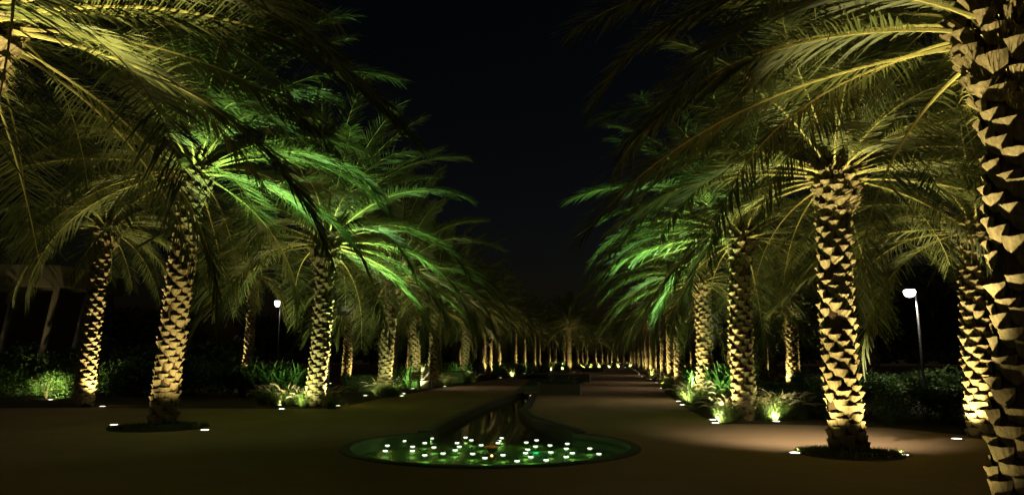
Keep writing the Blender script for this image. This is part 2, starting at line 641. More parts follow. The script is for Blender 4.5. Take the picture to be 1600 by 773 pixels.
near = [
 # base px, top px, label, lights px, E, green, crownE, scale, lod, rz, r0, desc
 ((-165, 850), (-50, 6), 'nearest left palm, only its yellow-lit crown and drooping fronds in the top left corner', [(-300, 860), (-50, 905, .5)], 260, 0, 3000, .95, 0, .3, .25, 'nearest left palm'),
 ((253, 663), (306, 258), 'tall palm leaning right in its own round grass patch on the left of the plaza', [(178, 664, .25), (320, 672)], 540, 6500, 850, 1.2, 0, 1.1, .25, 'leaning palm standing alone on the left plaza'),
 ((131, 634), (168, 350), 'leaning palm rising from shrubs at far left with a brightly lit trunk', [(160, 635)], 520, 0, 850, .85, 0, 2.0, .24, 'leaning palm in the left shrubs'),
 ((490, 635), (509, 372), 'left row palm between fountain grass tufts, beside tall strap-leaved plants', [(437, 633, .15), (527, 634)], 1000, 7000, 1100, 1.27, 1, 2.9, .25, 'left row palm between fountain grass tufts'),
 ((600, 616.5), (617, 425), 'left row palm just before the wooden bench and clipped hedge', [(631, 615)], 850, 1200, 480, 1.18, 1, .4, .25, 'left row palm before the bench'),
 ((676, 605), (684, 452), 'left row palm rising right behind the pale stone block', [(641, 602), (695, 603.5)], 650, 0, 220, 1.05, 1, 1.9, .25, 'left row palm behind the pale stone block'),
 ((1612, 842), (1572, 20), 'huge nearest palm at the right edge with a dark rough trunk', [(1440, 832, .3), (1775, 834, 2.4)], 100, 0, 1400, 1.0, 0, 2.4, .27, 'nearest right palm'),
 ((1326, 704), (1303, 262), 'palm alone in a round grass patch on the right of the plaza', [(1243, 708), (1410, 711)], 330, 300, 1250, .95, 0, 1.12, .235, 'palm standing alone on the right plaza'),
 ((1165, 656), (1158, 362), 'right row palm with fountain grass at its foot, thick brightly scaled trunk', [(1114, 656), (1216, 655)], 620, 5000, 1100, 1.05, 0, 5.0, .235, 'right row palm with fountain grass at its foot'),
 ((1101, 626), (1095, 432), 'right row palm between strap-leaved plants and a glowing green grass tuft', [(1060, 627)], 900, 2200, 600, 1.0, 1, 1.6, .25, 'right row palm beside the glowing grass tuft'),
 ((1540, 683), (1526, 345), 'palm just left behind the huge right trunk, in the bed edge', [(1495, 686)], 450, 0, 700, .95, 0, 1.5, .235, 'palm at the right bed edge'),
 ((1237, 607), (1235, 480), 'slim lit palm in the back row right of centre, before dark garden', [(1216, 607.3)], 700, 0, 300, .8, 1, .6, .19, 'slim back row palm on the right'),
 ((383, 605), (395, 425), 'slim lit palm in the back row behind the strap-leaved plants on the left', [(366, 605.3)], 800, 0, 700, .85, 1, 2.6, .20, 'slim back row palm on the left'),
 ((890, 581), (889, 508), 'palm with an open yellow-lit crown near the far end of the avenue, left of centre', [(898, 581.3)], 280, 0, 220, .95, 1, 2.6, .22, 'palm with the lit crown near the avenue end'),
]
for i, (b, t_, lab, ls, E, gr, cE, s, lod, rz, r0, desc) in enumerate(near):
    B = G(*b)
    T_ = AT(t_[0], t_[1], B.y)
    palm(B, T_, lab, lod, 40 + i, rz, scale=s, r0=r0)
    left_row = B.x < 0
    L_ = []
    for q in ls:
        p = G(q[0], q[1])
        avenue = (p.x > B.x) if left_row else (p.x < B.x)
        L_.append((p, bool(gr) and avenue, q[2] if len(q) > 2 else 1.0))
    lit(B, T_, L_[:1], E, gr, desc, crownE=cE)
    lit(B, T_, L_[1:], E, gr, desc, crownE=cE, col=(1.0, .56, .18) if B.y < 7 and B.x > 0 else WARM)

# continuing rows
def auto(B, h, i, lit_it, lab, E=650, avenue=1, green=0, cE=350, group='date palms lining the avenue'):
    r = random.Random(int(B.y * 13 + B.x * 7))
    T_ = B + Vector((0, 0, h))
    lod = 2
    palm(B, T_, lab, lod, 70 + i, r.uniform(0, 6.28), group, r.uniform(.92, 1.05))
    if lit_it:
        p = B + Vector((avenue * 0.95, 0.1, 0))
        desc = lab
        u = uplight(p, 'tiny glowing ground light in front of one of the far palms', 'ground lights along the far rows', False)
        spot(u, B.lerp(T_, .40), p, E, WARM, 66, .8)
        if cE: spot(u, T_ + Vector((0, 0, .8)), p, cE, (1.0, .82, .45), 64)
        if B.y < 62:
            p = B + Vector((-avenue * 0.95, 0.1, 0))
            u = uplight(p, 'tiny glowing ground light in front of one of the far palms', 'ground lights along the far rows', False)
            spot(u, B.lerp(T_, .40), p, E, WARM, 66, .8)
SL = 0.148
def jit(r, a): return Vector((r.uniform(-a, a), r.uniform(-a, a), 0))
rr = random.Random(5)
# left row
P0 = G(724, 595)
for i in range(7):
    B = P0 + Vector((SL * 7.9 * i, 7.9 * i, 0)) + jit(rr, .3)
    auto(B, rr.uniform(4.9, 5.5), i, i > 0, '%s left row palm counted from the one behind the pale stone block' % ORD[i + 2], E=max(350, 750 - i * 60), cE=max(30, 260 - 60 * i))
for i, (px, py) in enumerate([(866, 577), (880, 575.6), (902, 575), (917, 574.2), (930, 573.6), (940, 573), (954, 572.6), (964, 572.2), (974, 572), (984, 571.6), (858, 573), (910, 571), (948, 570.5)]):
    auto(G(px, py), rr.uniform(4.6, 5.4), i, True, 'small lit palm in the cluster closing the far end of the avenue', E=380, cE=60, group='palms at the far end')
# right row
P0 = G(1063, 606.5)
for i in range(14):
    B = P0 + Vector((SL * 7.9 * i, 7.9 * i, 0)) + jit(rr, .25)
    lab = '%s right row palm counted from the one beside the glowing grass tuft' % ORD[i + 2] if i < 4 else 'far palm in the tightly overlapping end of the right row'
    auto(B, rr.uniform(4.7, 5.3), i + 1, True, lab, E=max(150, 780 - i * 95), avenue=-1, green=0, cE=max(20, 300 - 80 * i), group='date palms lining the avenue' if i < 4 else 'far palms of the right row')
# second rows
for i in range(9):
    B = Vector((-16.6 + SL * (43 + 8 * i), 43 + 8.0 * i, 0)) + jit(rr, .8)
    auto(B, rr.uniform(4.4, 5.4), i, i % 2 == 0, 'back row palm standing behind the left row, part hidden by its trunks', E=350, cE=50, group='back row palms on the left')
for i in range(9):
    B = Vector((11.6 + SL * (44 + 8 * i), 44 + 8.0 * i, 0)) + jit(rr, .8)
    auto(B, rr.uniform(4.4, 5.2), i + 1, i % 2 == 0, 'back row palm standing behind the right row, part hidden by its trunks', E=350, avenue=-1, cE=50, group='back row palms on the right')
for i, (px, py, lab) in enumerate([(1186, 612, 'unlit palm showing as a dark trunk right behind the right row'), (738, 592, 'unlit palm showing as a dark trunk in the left row'), (648, 604, 'dim palm trunk behind the wooden bench')]):
    auto(G(px, py), 4.6, i, False, lab)
auto(G(1700, 640), 5.5, 2, False, 'unlit dark palm behind the palms at the right edge')
auto(G(1370, 612), 5.4, 0, False, 'unlit dark palm standing left of the street lamp on the right')

# ------------------------------------------------------------------ ground, pond, channel
PC = Vector((-0.36, 12.55, 0))
PR = 2.44
def ppt(a, r=PR): return (PC.x + r * math.cos(a), PC.y + r * math.sin(a))
chanL = [G(676, 668), G(745, 640), G(790, 623), G(818, 614.5)]
chanR = [G(832, 616), G(820, 634), G(812, 643), G(843, 660), G(880, 670)]
chanR.append(None)
def arc_angle(p): return math.atan2(p.y - PC.y, p.x - PC.x)
aL, aR = R(122.8), R(49.0)
outline = []
n = 72
a = aR
span = (aR - aL) % (2 * PI)
span = 2 * PI - ((aL - aR) % (2 * PI))
# go clockwise from aR round the front to aL
for k in range(n + 1):
    an = aR - span * k / n
    outline.append(ppt(an))
def smooth(pts, m=6):
    out = []
    P = [pts[0]] + list(pts) + [pts[-1]]
    for i in range(1, len(P) - 2):
        p0, p1, p2, p3 = [Vector((q[0], q[1], 0)) for q in P[i - 1:i + 3]]
        for k in range(m):
            t = k / m
            q = 0.5 * ((2 * p1) + (-p0 + p2) * t + (2 * p0 - 5 * p1 + 4 * p2 - p3) * t * t + (-p0 + 3 * p1 - 3 * p2 + p3) * t ** 3)
            out.append((q.x, q.y))
    out.append((pts[-1][0], pts[-1][1]))
    return out
pl = [(p.x, p.y) for p in chanL]
pr = [(p.x, p.y) for p in chanR[:-1]] + [ppt(aR)]
pl[0] = ppt(aL)
pr[-1] = ppt(aR)
side = smooth(pl) + smooth(pr)
hole = outline + side[1:-1]
# main sheet with the pool cut out
bm = bmesh.new()
def loop(pts, z):
    vs = [bm.verts.new((x, y, z)) for x, y in pts]
    return [bm.edges.new((vs[i], vs[(i + 1) % len(vs)])) for i in range(len(vs))]
S = 900
e = loop([(-S, -60), (S, -60), (S, S), (-S, S)], 0) + loop(hole, 0)
bmesh.ops.triangle_fill(bm, use_beauty=True, use_dissolve=False, edges=e)
for f in bm.faces:
    if f.normal.z < 0: f.normal_flip()
me = bpy.data.meshes.new('ground')
bm.to_mesh(me)
bm.free()
me.materials.append(M['plaza'])
o = link('ground', me)
o['kind'] = 'structure'
# pool shell
shell = MB()
m_ = len(hole)
shell.add([(x, y, 0.0) for x, y in hole] + [(x, y, -0.215) for x, y in hole], [(i, (i + 1) % m_, m_ + (i + 1) % m_, m_ + i) for i in range(m_)], 0)
shell.add([(x, y, -0.215) for x, y in hole], [tuple(range(m_))], 1)
tag(link('pool_basin', shell.mesh('pool_basin', [M['coping'], M['floor']])), kind='structure')
w = MB()
w.add([(x, y, -0.11) for x, y in hole], [tuple(range(m_ - 1, -1, -1))], 0)
struct('water', w, M['water'])
cf = MB()
inner = [(x + (0.02 if i < len(side) // 2 else -0.02), y) for i, (x, y) in enumerate(side)]
cf.add([(x, y, -0.205) for x, y in inner], [tuple(range(len(inner) - 1, -1, -1))], 0)
struct('dark_channel_sheet', cf, M['stone'])  # dark sheet added over the green-lit pool floor so reflections dominate
# coping ring round the pond
cop = MB()
K = 72
vs = []
for k in range(K + 1):
    an = aR - span * k / K
    for r_, z_ in ((PR - .04, -.06), (PR - .04, .025), (PR + .12, .025), (PR + .135, .0)):
        x, y = ppt(an, r_)
        vs.append((x, y, z_))
fs = []
for k in range(K):
    for j in range(3):
        fs.append((k * 4 + j, k * 4 + j + 1, k * 4 + 5 + j, k * 4 + 4 + j))
    fs.append((k * 4 + 3, k * 4, k * 4 + 4, k * 4 + 7))
fs += [(0, 1, 2, 3), (K * 4 + 3, K * 4 + 2, K * 4 + 1, K * 4)]
cop.add(vs, fs)
tag(link('pond_coping', cop.mesh('pond_coping', [M['coping']])), 'low curved stone coping round the circular pond', 'pond edge')
def kerb(pts, name, label, h=0.05, wd=0.24, flip=1):
    mb = MB()
    vs = []
    for i, p in enumerate(pts):
        a_ = Vector((*pts[max(i - 1, 0)], 0))
        b_ = Vector((*pts[min(i + 1, len(pts) - 1)], 0))
        t = (b_ - a_).normalized()
        nrm = Vector((-t.y, t.x, 0)) * flip
        p = Vector((*p, 0))
        for q, z_ in ((-.02, -.24), (-.02, h), (wd, h), (wd, -.01)):
            v = p + nrm * q
            vs.append((v.x, v.y, z_))
    fs = []
    for k in range(len(pts) - 1):
        for j in range(4):
            fs.append((k * 4 + j, k * 4 + (j + 1) % 4, k * 4 + 4 + (j + 1) % 4, k * 4 + 4 + j))
    q = (len(pts) - 1) * 4
    fs += [(3, 2, 1, 0), (q, q + 1, q + 2, q + 3)]
    mb.add(vs, fs)
    return tag(link(name, mb.mesh(name, [M['stone']])), label, 'kerb', 'kerbs of the water channel')
kerb(smooth(pl), 'channel_kerb', 'straight dark stone kerb on the left of the water channel')
kerb(smooth(pr), 'channel_kerb', 'curved dark stone kerb on the right of the water channel')

# pond lights, where each sits on the floor of the pond
pts = [(468, 332), (318, 346), (430, 357), (227, 371), (364, 377), (480, 381), (215, 400), (363, 400), (430, 424), (530, 414), (595, 397), (618, 377), (606, 357), (652, 327), (683, 342), (737, 369), (690, 416), (757, 439), (848, 330), (835, 346), (828, 357), (855, 423), (982, 354), (1038, 342), (1032, 376), (990, 393), (978, 412), (1007, 434), (1111, 370), (1116, 408), (1205, 361), (1199, 388), (1232, 412), (1199, 433), (1090, 451), (1327, 387), (1377, 417), (932, 456)]
fx = empty('pond_light', (0, 0, 0))
b_ = MB(); b_.lathe([(0.03, -.012), (.042, 0.0), (.045, 0.005), (.04, .010)], 16)
link('float', b_.mesh('float', [M['darkmetal']]), fx)
b_ = MB(); b_.lathe([(0.03, .010), (0.044, .014), (.044, .020), (.024, .028)], 20)
link('led_ring', b_.mesh('led_ring', [M['pond_led']]), fx)
b_ = MB(); b_.lathe([(0.026, .029), (.030, .045), (.022, .056), (.006, .060)], 14)
link('cap', b_.mesh('cap', [M['darkmetal']], True), fx)
pld = bpy.data.lights.new('lamp', 'POINT')
pld.energy = 0.8
pld.color = (0.52, 1.0, 0.26)
pld.shadow_soft_size = 0.03
pld2 = pld.copy(); pld2.color = (.05, 1.0, .42); pld2.energy = 2.2
for i, (x, y) in enumerate(pts):
    px, py = 540 + x * 460 / 1600, 590 + y * 150 / 522
    p = G(px, py, -0.12)
    t = fx if i == 0 else copy_tree(fx)
    t.location = p
    lab = 'round white pond light on the green water among its many twins'
    if i == 24:
        lab = 'round pond light with an emerald glow, right of the orange rimmed bowl'
    tag(t, lab, 'pond light', 'lights in the circular pond')
    for dx in (1,):
        lo = bpy.data.objects.new('lamp', pld2 if i == 24 else pld)
        COL.objects.link(lo)
        lo['_p'] = 1
        lo.location = (p.x, p.y, p.z - 0.035)
        lo.parent = None
        lo.parent = t
        lo.location = (0, 0, -0.05)
# remove helper property
for ob in COL.objects:
    if '_p' in ob: del ob['_p']
# copper rimmed bowl
bp = G(768.5, 702, -0.11)
bowl = empty('fountain_bowl', bp)
tag(bowl, 'small dark bowl with an orange rim in the middle of the pond', 'fountain bowl')
b_ = MB(); b_.lathe([(0.04, -.10), (.05, -.04), (.09, .0), (.12, .035), (.125, .04), (.115, .04), (.07, .012), (.01, .005)], 24)
link('bowl', b_.mesh('bowl', [M['darkmetal']], True), bowl)
b_ = MB(); b_.lathe([(0.112, .041), (.13, .041), (.137, .049), (.13, .058), (.112, .058)], 28, cap=False)
link('rim', b_.mesh('rim', [M['orange']], True), bowl)
ld = bpy.data.lights.new('lamp', 'POINT'); ld.energy = .25; ld.color = (1, .5, .15); ld.shadow_soft_size = .02
lo = bpy.data.objects.new('lamp', ld); COL.objects.link(lo); lo.parent = bowl; lo.location = (0, -0.02, .10)

# ------------------------------------------------------------------ beds
def poly_sheet(name, pts, z, m, kind='structure'):
    mb = MB()
    mb.add([(x, y, z) for x, y in pts], [tuple(range(len(pts)))])
    me_ = mb.mesh(name, [m])
    bm2 = bmesh.new(); bm2.from_mesh(me_)
    for f in bm2.faces:
        if f.normal.z < 0: f.normal_flip()
    bmesh.ops.triangulate(bm2, faces=bm2.faces[:]); bm2.to_mesh(me_); bm2.free()
    o = link(name, me_); o['kind'] = kind
    return o
lb = [G(-600, 639), G(100, 637), G(500, 638.5), G(530, 637.5), G(562, 630), G(600, 621), G(645, 614), G(700, 604.5), G(745, 597), G(790, 590)]
q = lb[-1]
lb += [q + Vector((SL * d, d, 0)) for d in (15, 35)]
lb += [G(985, 572.4), G(1000, 568), Vector((-80, 190, 0)), Vector((-80, 20, 0))]
poly_sheet('planting_bed', [(p.x, p.y) for p in lb], 0.006, M['soil'])
rb = [G(2100, 720), G(1600, 690), G(1500, 679), G(1390, 668), G(1250, 663), G(1120, 661.5), G(1095, 650), G(1064, 633), G(1046, 618), G(1036, 609), G(1026, 600), G(1017, 592)]
q = rb[-1]
rb += [q + Vector((SL * d, d, 0)) for d in (20, 50, 90)]
rb += [Vector((90, 150, 0)), Vector((90, 14, 0))]
poly_sheet('planting_bed', [(p.x, p.y) for p in rb], 0.006, M['soil'])
# faint lawn in the median
poly_sheet('lawn', [(p.x, p.y) for p in (G(805, 611), G(872, 611), G(884, 591), G(830, 592))], 0.008, M['lawn'])

# ------------------------------------------------------------------ vegetation
def strap_clump(seed, n=46, L=0.95):
    r = random.Random(seed); mb = MB()
    for i in range(n):
        a = r.uniform(0, 2 * PI); e = R(r.uniform(48, 86)); l = L * r.uniform(.65, 1.15); w = r.uniform(.028, .044)
        bx, by = r.uniform(-.22, .22), r.uniform(-.22, .22)
        p = Vector((bx, by, 0)); K = 6; b = Vector((-math.sin(a), math.cos(a), 0)); vs = []
        cu = r.uniform(.5, 1.9)
        for k in range(K + 1):
            s = k / K
            ww = w * (1 - s ** 3) + .001
            up_ = Vector((-math.cos(a), -math.sin(a), 0)) * .3 * ww
            vs += [tuple(p - b * ww + up_), tuple(p), tuple(p + b * ww + up_)]
            ee = e - cu * s * s
            p = p + Vector((math.cos(a) * math.cos(ee), math.sin(a) * math.cos(ee), math.sin(ee))) * (l / K)
        fs = []
        for k in range(K):
            q = k * 3
            fs += [(q, q + 1, q + 4, q + 3), (q + 1, q + 2, q + 5, q + 4)]
        mb.add(vs, fs)
    return mb
def grass_clump(seed, n=260, L=0.8, plumes=14, w0=.0055):
    r = random.Random(seed); mb = MB()
    for i in range(n):
        a = r.uniform(0, 2 * PI); e = R(r.uniform(40, 88)); l = L * r.uniform(.5, 1.1)
        rr_ = .16 * r.random() ** .5
        p = Vector((rr_ * math.cos(a), rr_ * math.sin(a), 0)); K = 5; b = Vector((-math.sin(a), math.cos(a), 0)); vs = []
        cu = r.uniform(.6, 2.0)
        for k in range(K + 1):
            s = k / K; ww = w0 * (1 - s * .9)
            vs += [tuple(p - b * ww), tuple(p + b * ww)]
            ee = e - cu * s * s
            p = p + Vector((math.cos(a) * math.cos(ee), math.sin(a) * math.cos(ee), math.sin(ee))) * (l / K)
        mb.add(vs, [(2 * k, 2 * k + 1, 2 * k + 3, 2 * k + 2) for k in range(K)])
    for i in range(plumes):
        a = r.uniform(0, 2 * PI); e = R(r.uniform(60, 85)); p = Vector((.08 * math.cos(a), .08 * math.sin(a), 0)); pts_ = [p]
        l = L * r.uniform(1.0, 1.3); cu = r.uniform(.9, 1.8)
        for k in range(8):
            ee = e - cu * ((k + 1) / 8) ** 2.2
            p = p + Vector((math.cos(a) * math.cos(ee), math.sin(a) * math.cos(ee), math.sin(ee))) * (l / 8)
            pts_.append(p)
        mb.tube(pts_[:6], .003, 4, 0)
        mb.tube(pts_[5:], [.006, .017, .013, .003], 6, 1)
    return mb
def leaf_blob(seed, rx, ry, rz, n, ls, lobes=9):
    """leafy mass: leaves scattered through several offset lobes"""
    r = random.Random(seed); mb = MB()
    lb_ = [(r.uniform(-.6, .6) * rx, r.uniform(-.6, .6) * ry, r.uniform(.25, .85) * rz * 1.3, r.uniform(.3, .55)) for _ in range(lobes)]
    V = []; Fs = []
    for i in range(n):
        cx, cy, cz, q = r.choice(lb_)
        d = Vector((r.gauss(0, 1), r.gauss(0, 1), r.gauss(0, 1))).normalized() * (r.random() ** .33)
        p = Vector((cx + d.x * rx * q, cy + d.y * ry * q, max(.02, cz + d.z * rz * q)))
        a = Vector((r.gauss(0, 1), r.gauss(0, 1), r.gauss(0, .6))).normalized()
        b = a.cross(Vector((r.gauss(0, 1), r.gauss(0, 1), r.gauss(0, 1)))).normalized()
        l = ls * r.uniform(.6, 1.3); o_ = len(V)
        V += [tuple(p), tuple(p + a * l * .5 + b * l * .28), tuple(p + a * l), tuple(p + a * l * .5 - b * l * .28)]
        Fs.append((o_, o_ + 1, o_ + 2, o_ + 3))
    mb.add(V, Fs)
    return mb
STRAP = [strap_clump(s).mesh('strap_leaved_plant', [M['strap']]) for s in (1, 2, 3)]
GRASS = [grass_clump(s).mesh('fountain_grass', [M['grass'], M['plume']]) for s in (1, 2, 3)]
TUFT = [grass_clump(s, 200, .62, 0, .009).mesh('grass_tuft', [M['grass']]) for s in (4, 5)]
def shrub_obj(seed, n=2600, ls=.06, stem=True):
    mb = leaf_blob(seed, .75, .7, .62, n, ls)
    r = random.Random(seed)
    for i in range(9):
        a = r.uniform(0, 6.28)
        mb.tube([(0, 0, 0), (.12 * math.cos(a), .12 * math.sin(a), .3), (.4 * math.cos(a), .4 * math.sin(a), .75)], [.014, .010, .004], 5, 1)
    return mb.mesh('shrub', [M['shrub'], M['bark']])
SHR = [shrub_obj(s) for s in (1, 2, 3)]
SHRF = [shrub_obj(s, 1600, .10) for s in (4, 5)]
vc = [0]
def plant(kind, pos, label, cat, group, s=1.0, meshes=None, sz=None):
    vc[0] += 1
    o = link(kind, meshes[vc[0] % len(meshes)], None, pos, rnd.uniform(0, 6.28))
    o.scale = (s, s, sz if sz else s)
    return tag(o, label, cat, group)

# strap-leaved plants (left clump behind palm, near bench, right)
for i in range(12):
    px = 392 + (i % 6) * 14 + rnd.uniform(-4, 4); py = 620 - (i // 6) * 5
    plant('strap_leaved_plant', G(px, py), 'tall strap-leaved plant in the dense lit clump left of the fountain grass palm', 'plant', 'strap-leaved plants in the left bed', 1.5, STRAP)
for i, (px, py) in enumerate([(628, 604), (640, 605), (652, 604), (660, 603)]):
    plant('strap_leaved_plant', G(px, py), 'bright strap-leaved plant rising behind the wooden bench', 'plant', 'strap-leaved plants behind the bench', 1.35, STRAP)
for i in range(4):
    plant('strap_leaved_plant', G(702 + i * 10, 594 + (i % 2)), 'strap-leaved plant in the left row beyond the bench', 'plant', 'strap-leaved plants beyond the bench', 1.5, STRAP)
for i in range(13):
    px = 1118 + (i % 7) * 8 + rnd.uniform(-3, 3); py = 628 - (i // 7) * 6
    plant('strap_leaved_plant', G(px, py), 'tall strap-leaved plant in the clump left of the thick right row palm', 'plant', 'strap-leaved plants in the right bed', 1.45, STRAP)
for i in range(5):
    plant('strap_leaved_plant', G(1076 + i * 6, 606 + (i % 2) * 2), 'strap-leaved plant catching light behind the right row palms', 'plant', 'strap-leaved plants behind the right row', 1.3, STRAP)
for i in range(10):
    plant('strap_leaved_plant', G(765 + i * 15 + rnd.uniform(-4, 4), 588.5 - i * 1.35), 'small far strap-leaved plant along the left row', 'plant', 'far strap-leaved plants on the left', 1.6, STRAP)

# fountain grasses
FG = [
 ((430, 633), 1.0, 'lit tawny fountain grass over the light left of the palm', 'a'), ((447, 633), 1.0, 'lit tawny fountain grass between the ground light and the palm foot', 'b'), ((460, 632), .85, 'fountain grass tuft touching the left foot of the palm', 'c'),
 ((517, 638), 1.0, 'fountain grass tuft right of the palm next to a bright light', 'd'), ((505, 631), .8, 'small fountain grass tuft hugging the right foot of the palm', 'e'),
 ((616, 619.5), 1.25, 'glowing green fountain grass between the bench and its nearest palm', 'f'), ((603, 620), 1.1, 'fountain grass tuft before the foot of the palm by the bench', 'g'), ((592, 617), 1.0, 'dark fountain grass left of the palm before the bench', 'h'),
 ((686, 605), 1.1, 'yellow fountain grass just right of the pale stone block', 'i'), ((672, 606), .8, 'small dark grass tuft at the foot of the pale stone block', 'j'),
 ((741, 597), 1.0, 'orange-lit fountain grass over a far left row light', 'k'), ((770, 592), 1.0, 'fountain grass beside a far light of the left row', 'l'),
 ((1077, 631), 1.15, 'bright green fountain grass right at the ground light in the right row', 'm'), ((1090, 633), 1.0, 'fountain grass tuft before the second right row palm behind the glow', 'n'), ((1112, 629), 1.0, 'dim fountain grass right of the glowing tuft', 'o'),
 ((1134, 660.5), .95, 'pale fountain grass leaning over the path edge left of the thick palm', 'p'), ((1146, 657), .8, 'fountain grass tuft touching the thick palm foot on its left', 'q'),
 ((1190, 657), .85, 'fountain grass tuft touching the thick palm foot on its right', 'r'), ((1208, 657), 1.0, 'brightly lit fountain grass with curved plumes over the right light', 's'), ((1226, 656), 1.0, 'fountain grass with plumes at the right end of the lit tufts', 't'), ((1240, 650), .9, 'dim fountain grass behind the lit plumed tufts', 'u'),
 ((1040, 607), 1.2, 'pale green fountain grass tuft on the path edge of the right row', 'v'), ((1048, 612), .9, 'brownish fountain grass at the path edge by the narrow right trunks', 'w'), ((1018, 592), 1.3, 'far lit fountain grass at the edge of the right row', 'x'), ((1052, 617), .9, 'dark fountain grass before the narrow right row trunks', 'y'),
 ((1176, 654), .8, 'small dim fountain grass right behind the thick palm foot', 'z'), ((1198, 650), .9, 'fountain grass behind the brightly lit plumed tuft', 'z'), ((1217, 649), .95, 'fountain grass behind and right of the brightly lit plumed tuft', 'z'),
 ((1254, 655), .8, 'dark fountain grass at the right end of the row of tufts', 'z'), ((1124, 648), .9, 'dim fountain grass behind the pale tuft left of the thick palm', 'z'), ((410, 632), .9, 'dark fountain grass at the left end of the left tufts', 'z'), ((475, 636), .85, 'dark fountain grass before the left foot of the palm', 'z'), ((702, 604), .9, 'dark fountain grass right of the yellow tuft beyond the stone block', 'z'),
]
for (px, py), s, lab, _ in FG:
    plant('fountain_grass', G(px, py), lab, 'grass clump', 'fountain grass tufts at the palms', s, GRASS)
for i, (px, py) in enumerate([(800, 587), (822, 582), (842, 580), (862, 578), (879, 577), (893, 577), (911, 575.5), (923, 575), (936, 574), (952, 573), (966, 573), (985, 572)]):
    plant('fountain_grass', G(px, py), 'tiny lit fountain grass tuft along the far left row', 'grass clump', 'far fountain grass tufts', 1.5, GRASS)

# far tuft lights
for i, (px, py, E) in enumerate([(879, 577.6, 60), (911, 576.2, 60), (936, 574.8, 50), (800, 588, 30), (966, 573.6, 60), (985, 572.8, 40), (860, 579, 50), (923, 575.6, 50), (952, 574, 50), (846, 581, 40)]):
    p = G(px, py)
    plant('grass_tuft', p + Vector((.1, .35, 0)), 'tiny bright grass tuft right over a far ground light of the left row', 'grass clump', 'bright far grass tufts', 1.7, TUFT)
    u = uplight(p, 'tiny glowing ground light under a far grass tuft of the left row', 'ground lights under far grass tufts')
    spot(u, p + Vector((0, .4, 1.2)), p, E * 14, WARM, 110)

# median lights
for px, py, lab in [(830.6, 618, 'small white light at the narrow end of the water channel'), (876.6, 595, 'left one of two small lights in the dark median planting'), (882, 593.4, 'right one of two small lights in the dark median planting'), (977, 574, 'bright white light near the far end of the avenue'), (1015, 571, 'bright white light at the foot of the far right row')]:
    uplight(G(px, py, 0.0 if px != 876.6 else .0), lab, 'lights in the median', True).scale = (2.2,) * 3 if px > 960 else (1,) * 3

# left bed shrubs
def shrub(px, py, s, lab, meshes=SHR, sz=None, group='shrubs in the beds'):
    plant('shrub', G(px, py), lab, 'shrub', group, s, meshes, sz)
shrub(72, 622, 1.15, 'leafy shrub glowing bright green over a ground light at far left')
shrub(100, 614, 1.3, 'half lit leafy shrub between the glowing shrub and the leaning palm')
u = uplight(G(79, 624.5), 'glowing ground light under the bright green shrub at far left', 'in-ground lights at the palms', True)
spot(u, G(76, 622) + Vector((0, .35, 1.0)), G(79, 624.5), 420, (1, 1, .42), 90)
shrub(205, 618, 1.3, 'dim green shrub between the two leaning palms on the left')
for i in range(13):
    shrub(-60 + i * 40 + rnd.uniform(-10, 10), 617 + rnd.uniform(-5, 3), rnd.uniform(1.3, 1.7), 'dark unlit shrub in the low mass along the left bed', SHRF, group='dark shrubs of the left bed')
for i in range(10):
    shrub(-80 + i * 46 + rnd.uniform(-10, 10), 600 + rnd.uniform(-5, 3), rnd.uniform(2.2, 3.0), 'taller dark shrub at the back of the left bed', SHRF, group='tall dark shrubs of the left bed')
# right bed shrubs
shrub(1450, 661, 1.05, 'leafy shrub with glinting leaves under the street lamp on the right')
shrub(1475, 659, .9, 'second glinting shrub right of the one below the street lamp')
shrub(1382, 664, .75, 'low glinting shrub just right of the lone plaza palm')
shrub(1360, 650, 1.1, 'dim shrub behind the lone plaza palm on its right')
shrub(1560, 668, .9, 'dark shrub between the two right edge trunks')
for i in range(7):
    shrub(1262 + i * 11, 656 + rnd.uniform(-3, 2), .62, 'low dark ground cover shrub left of the lone plaza palm', SHR, group='low shrubs by the lone plaza palm')
for i in range(12):
    shrub(1260 + i * 42 + rnd.uniform(-10, 10), 622 + rnd.uniform(-5, 5), rnd.uniform(1.0, 1.35), 'dark unlit shrub in the background mass of the right bed', SHRF, group='dark shrubs of the right bed')
# median planting
for i, (px, py) in enumerate([(868, 604), (880, 605), (892, 604), (900, 600), (884, 598)]):
    shrub(px, py, .75, 'low dark shrub in the planting of the median', SHRF, .5, group='low shrubs of the median')
for i, (px, py) in enumerate([(826, 591), (836, 591), (846, 591), (856, 591)]):
    shrub(px, py, 1.1, 'flat dark ground cover plant in the far median', SHRF, .35, group='ground cover plants of the far median')

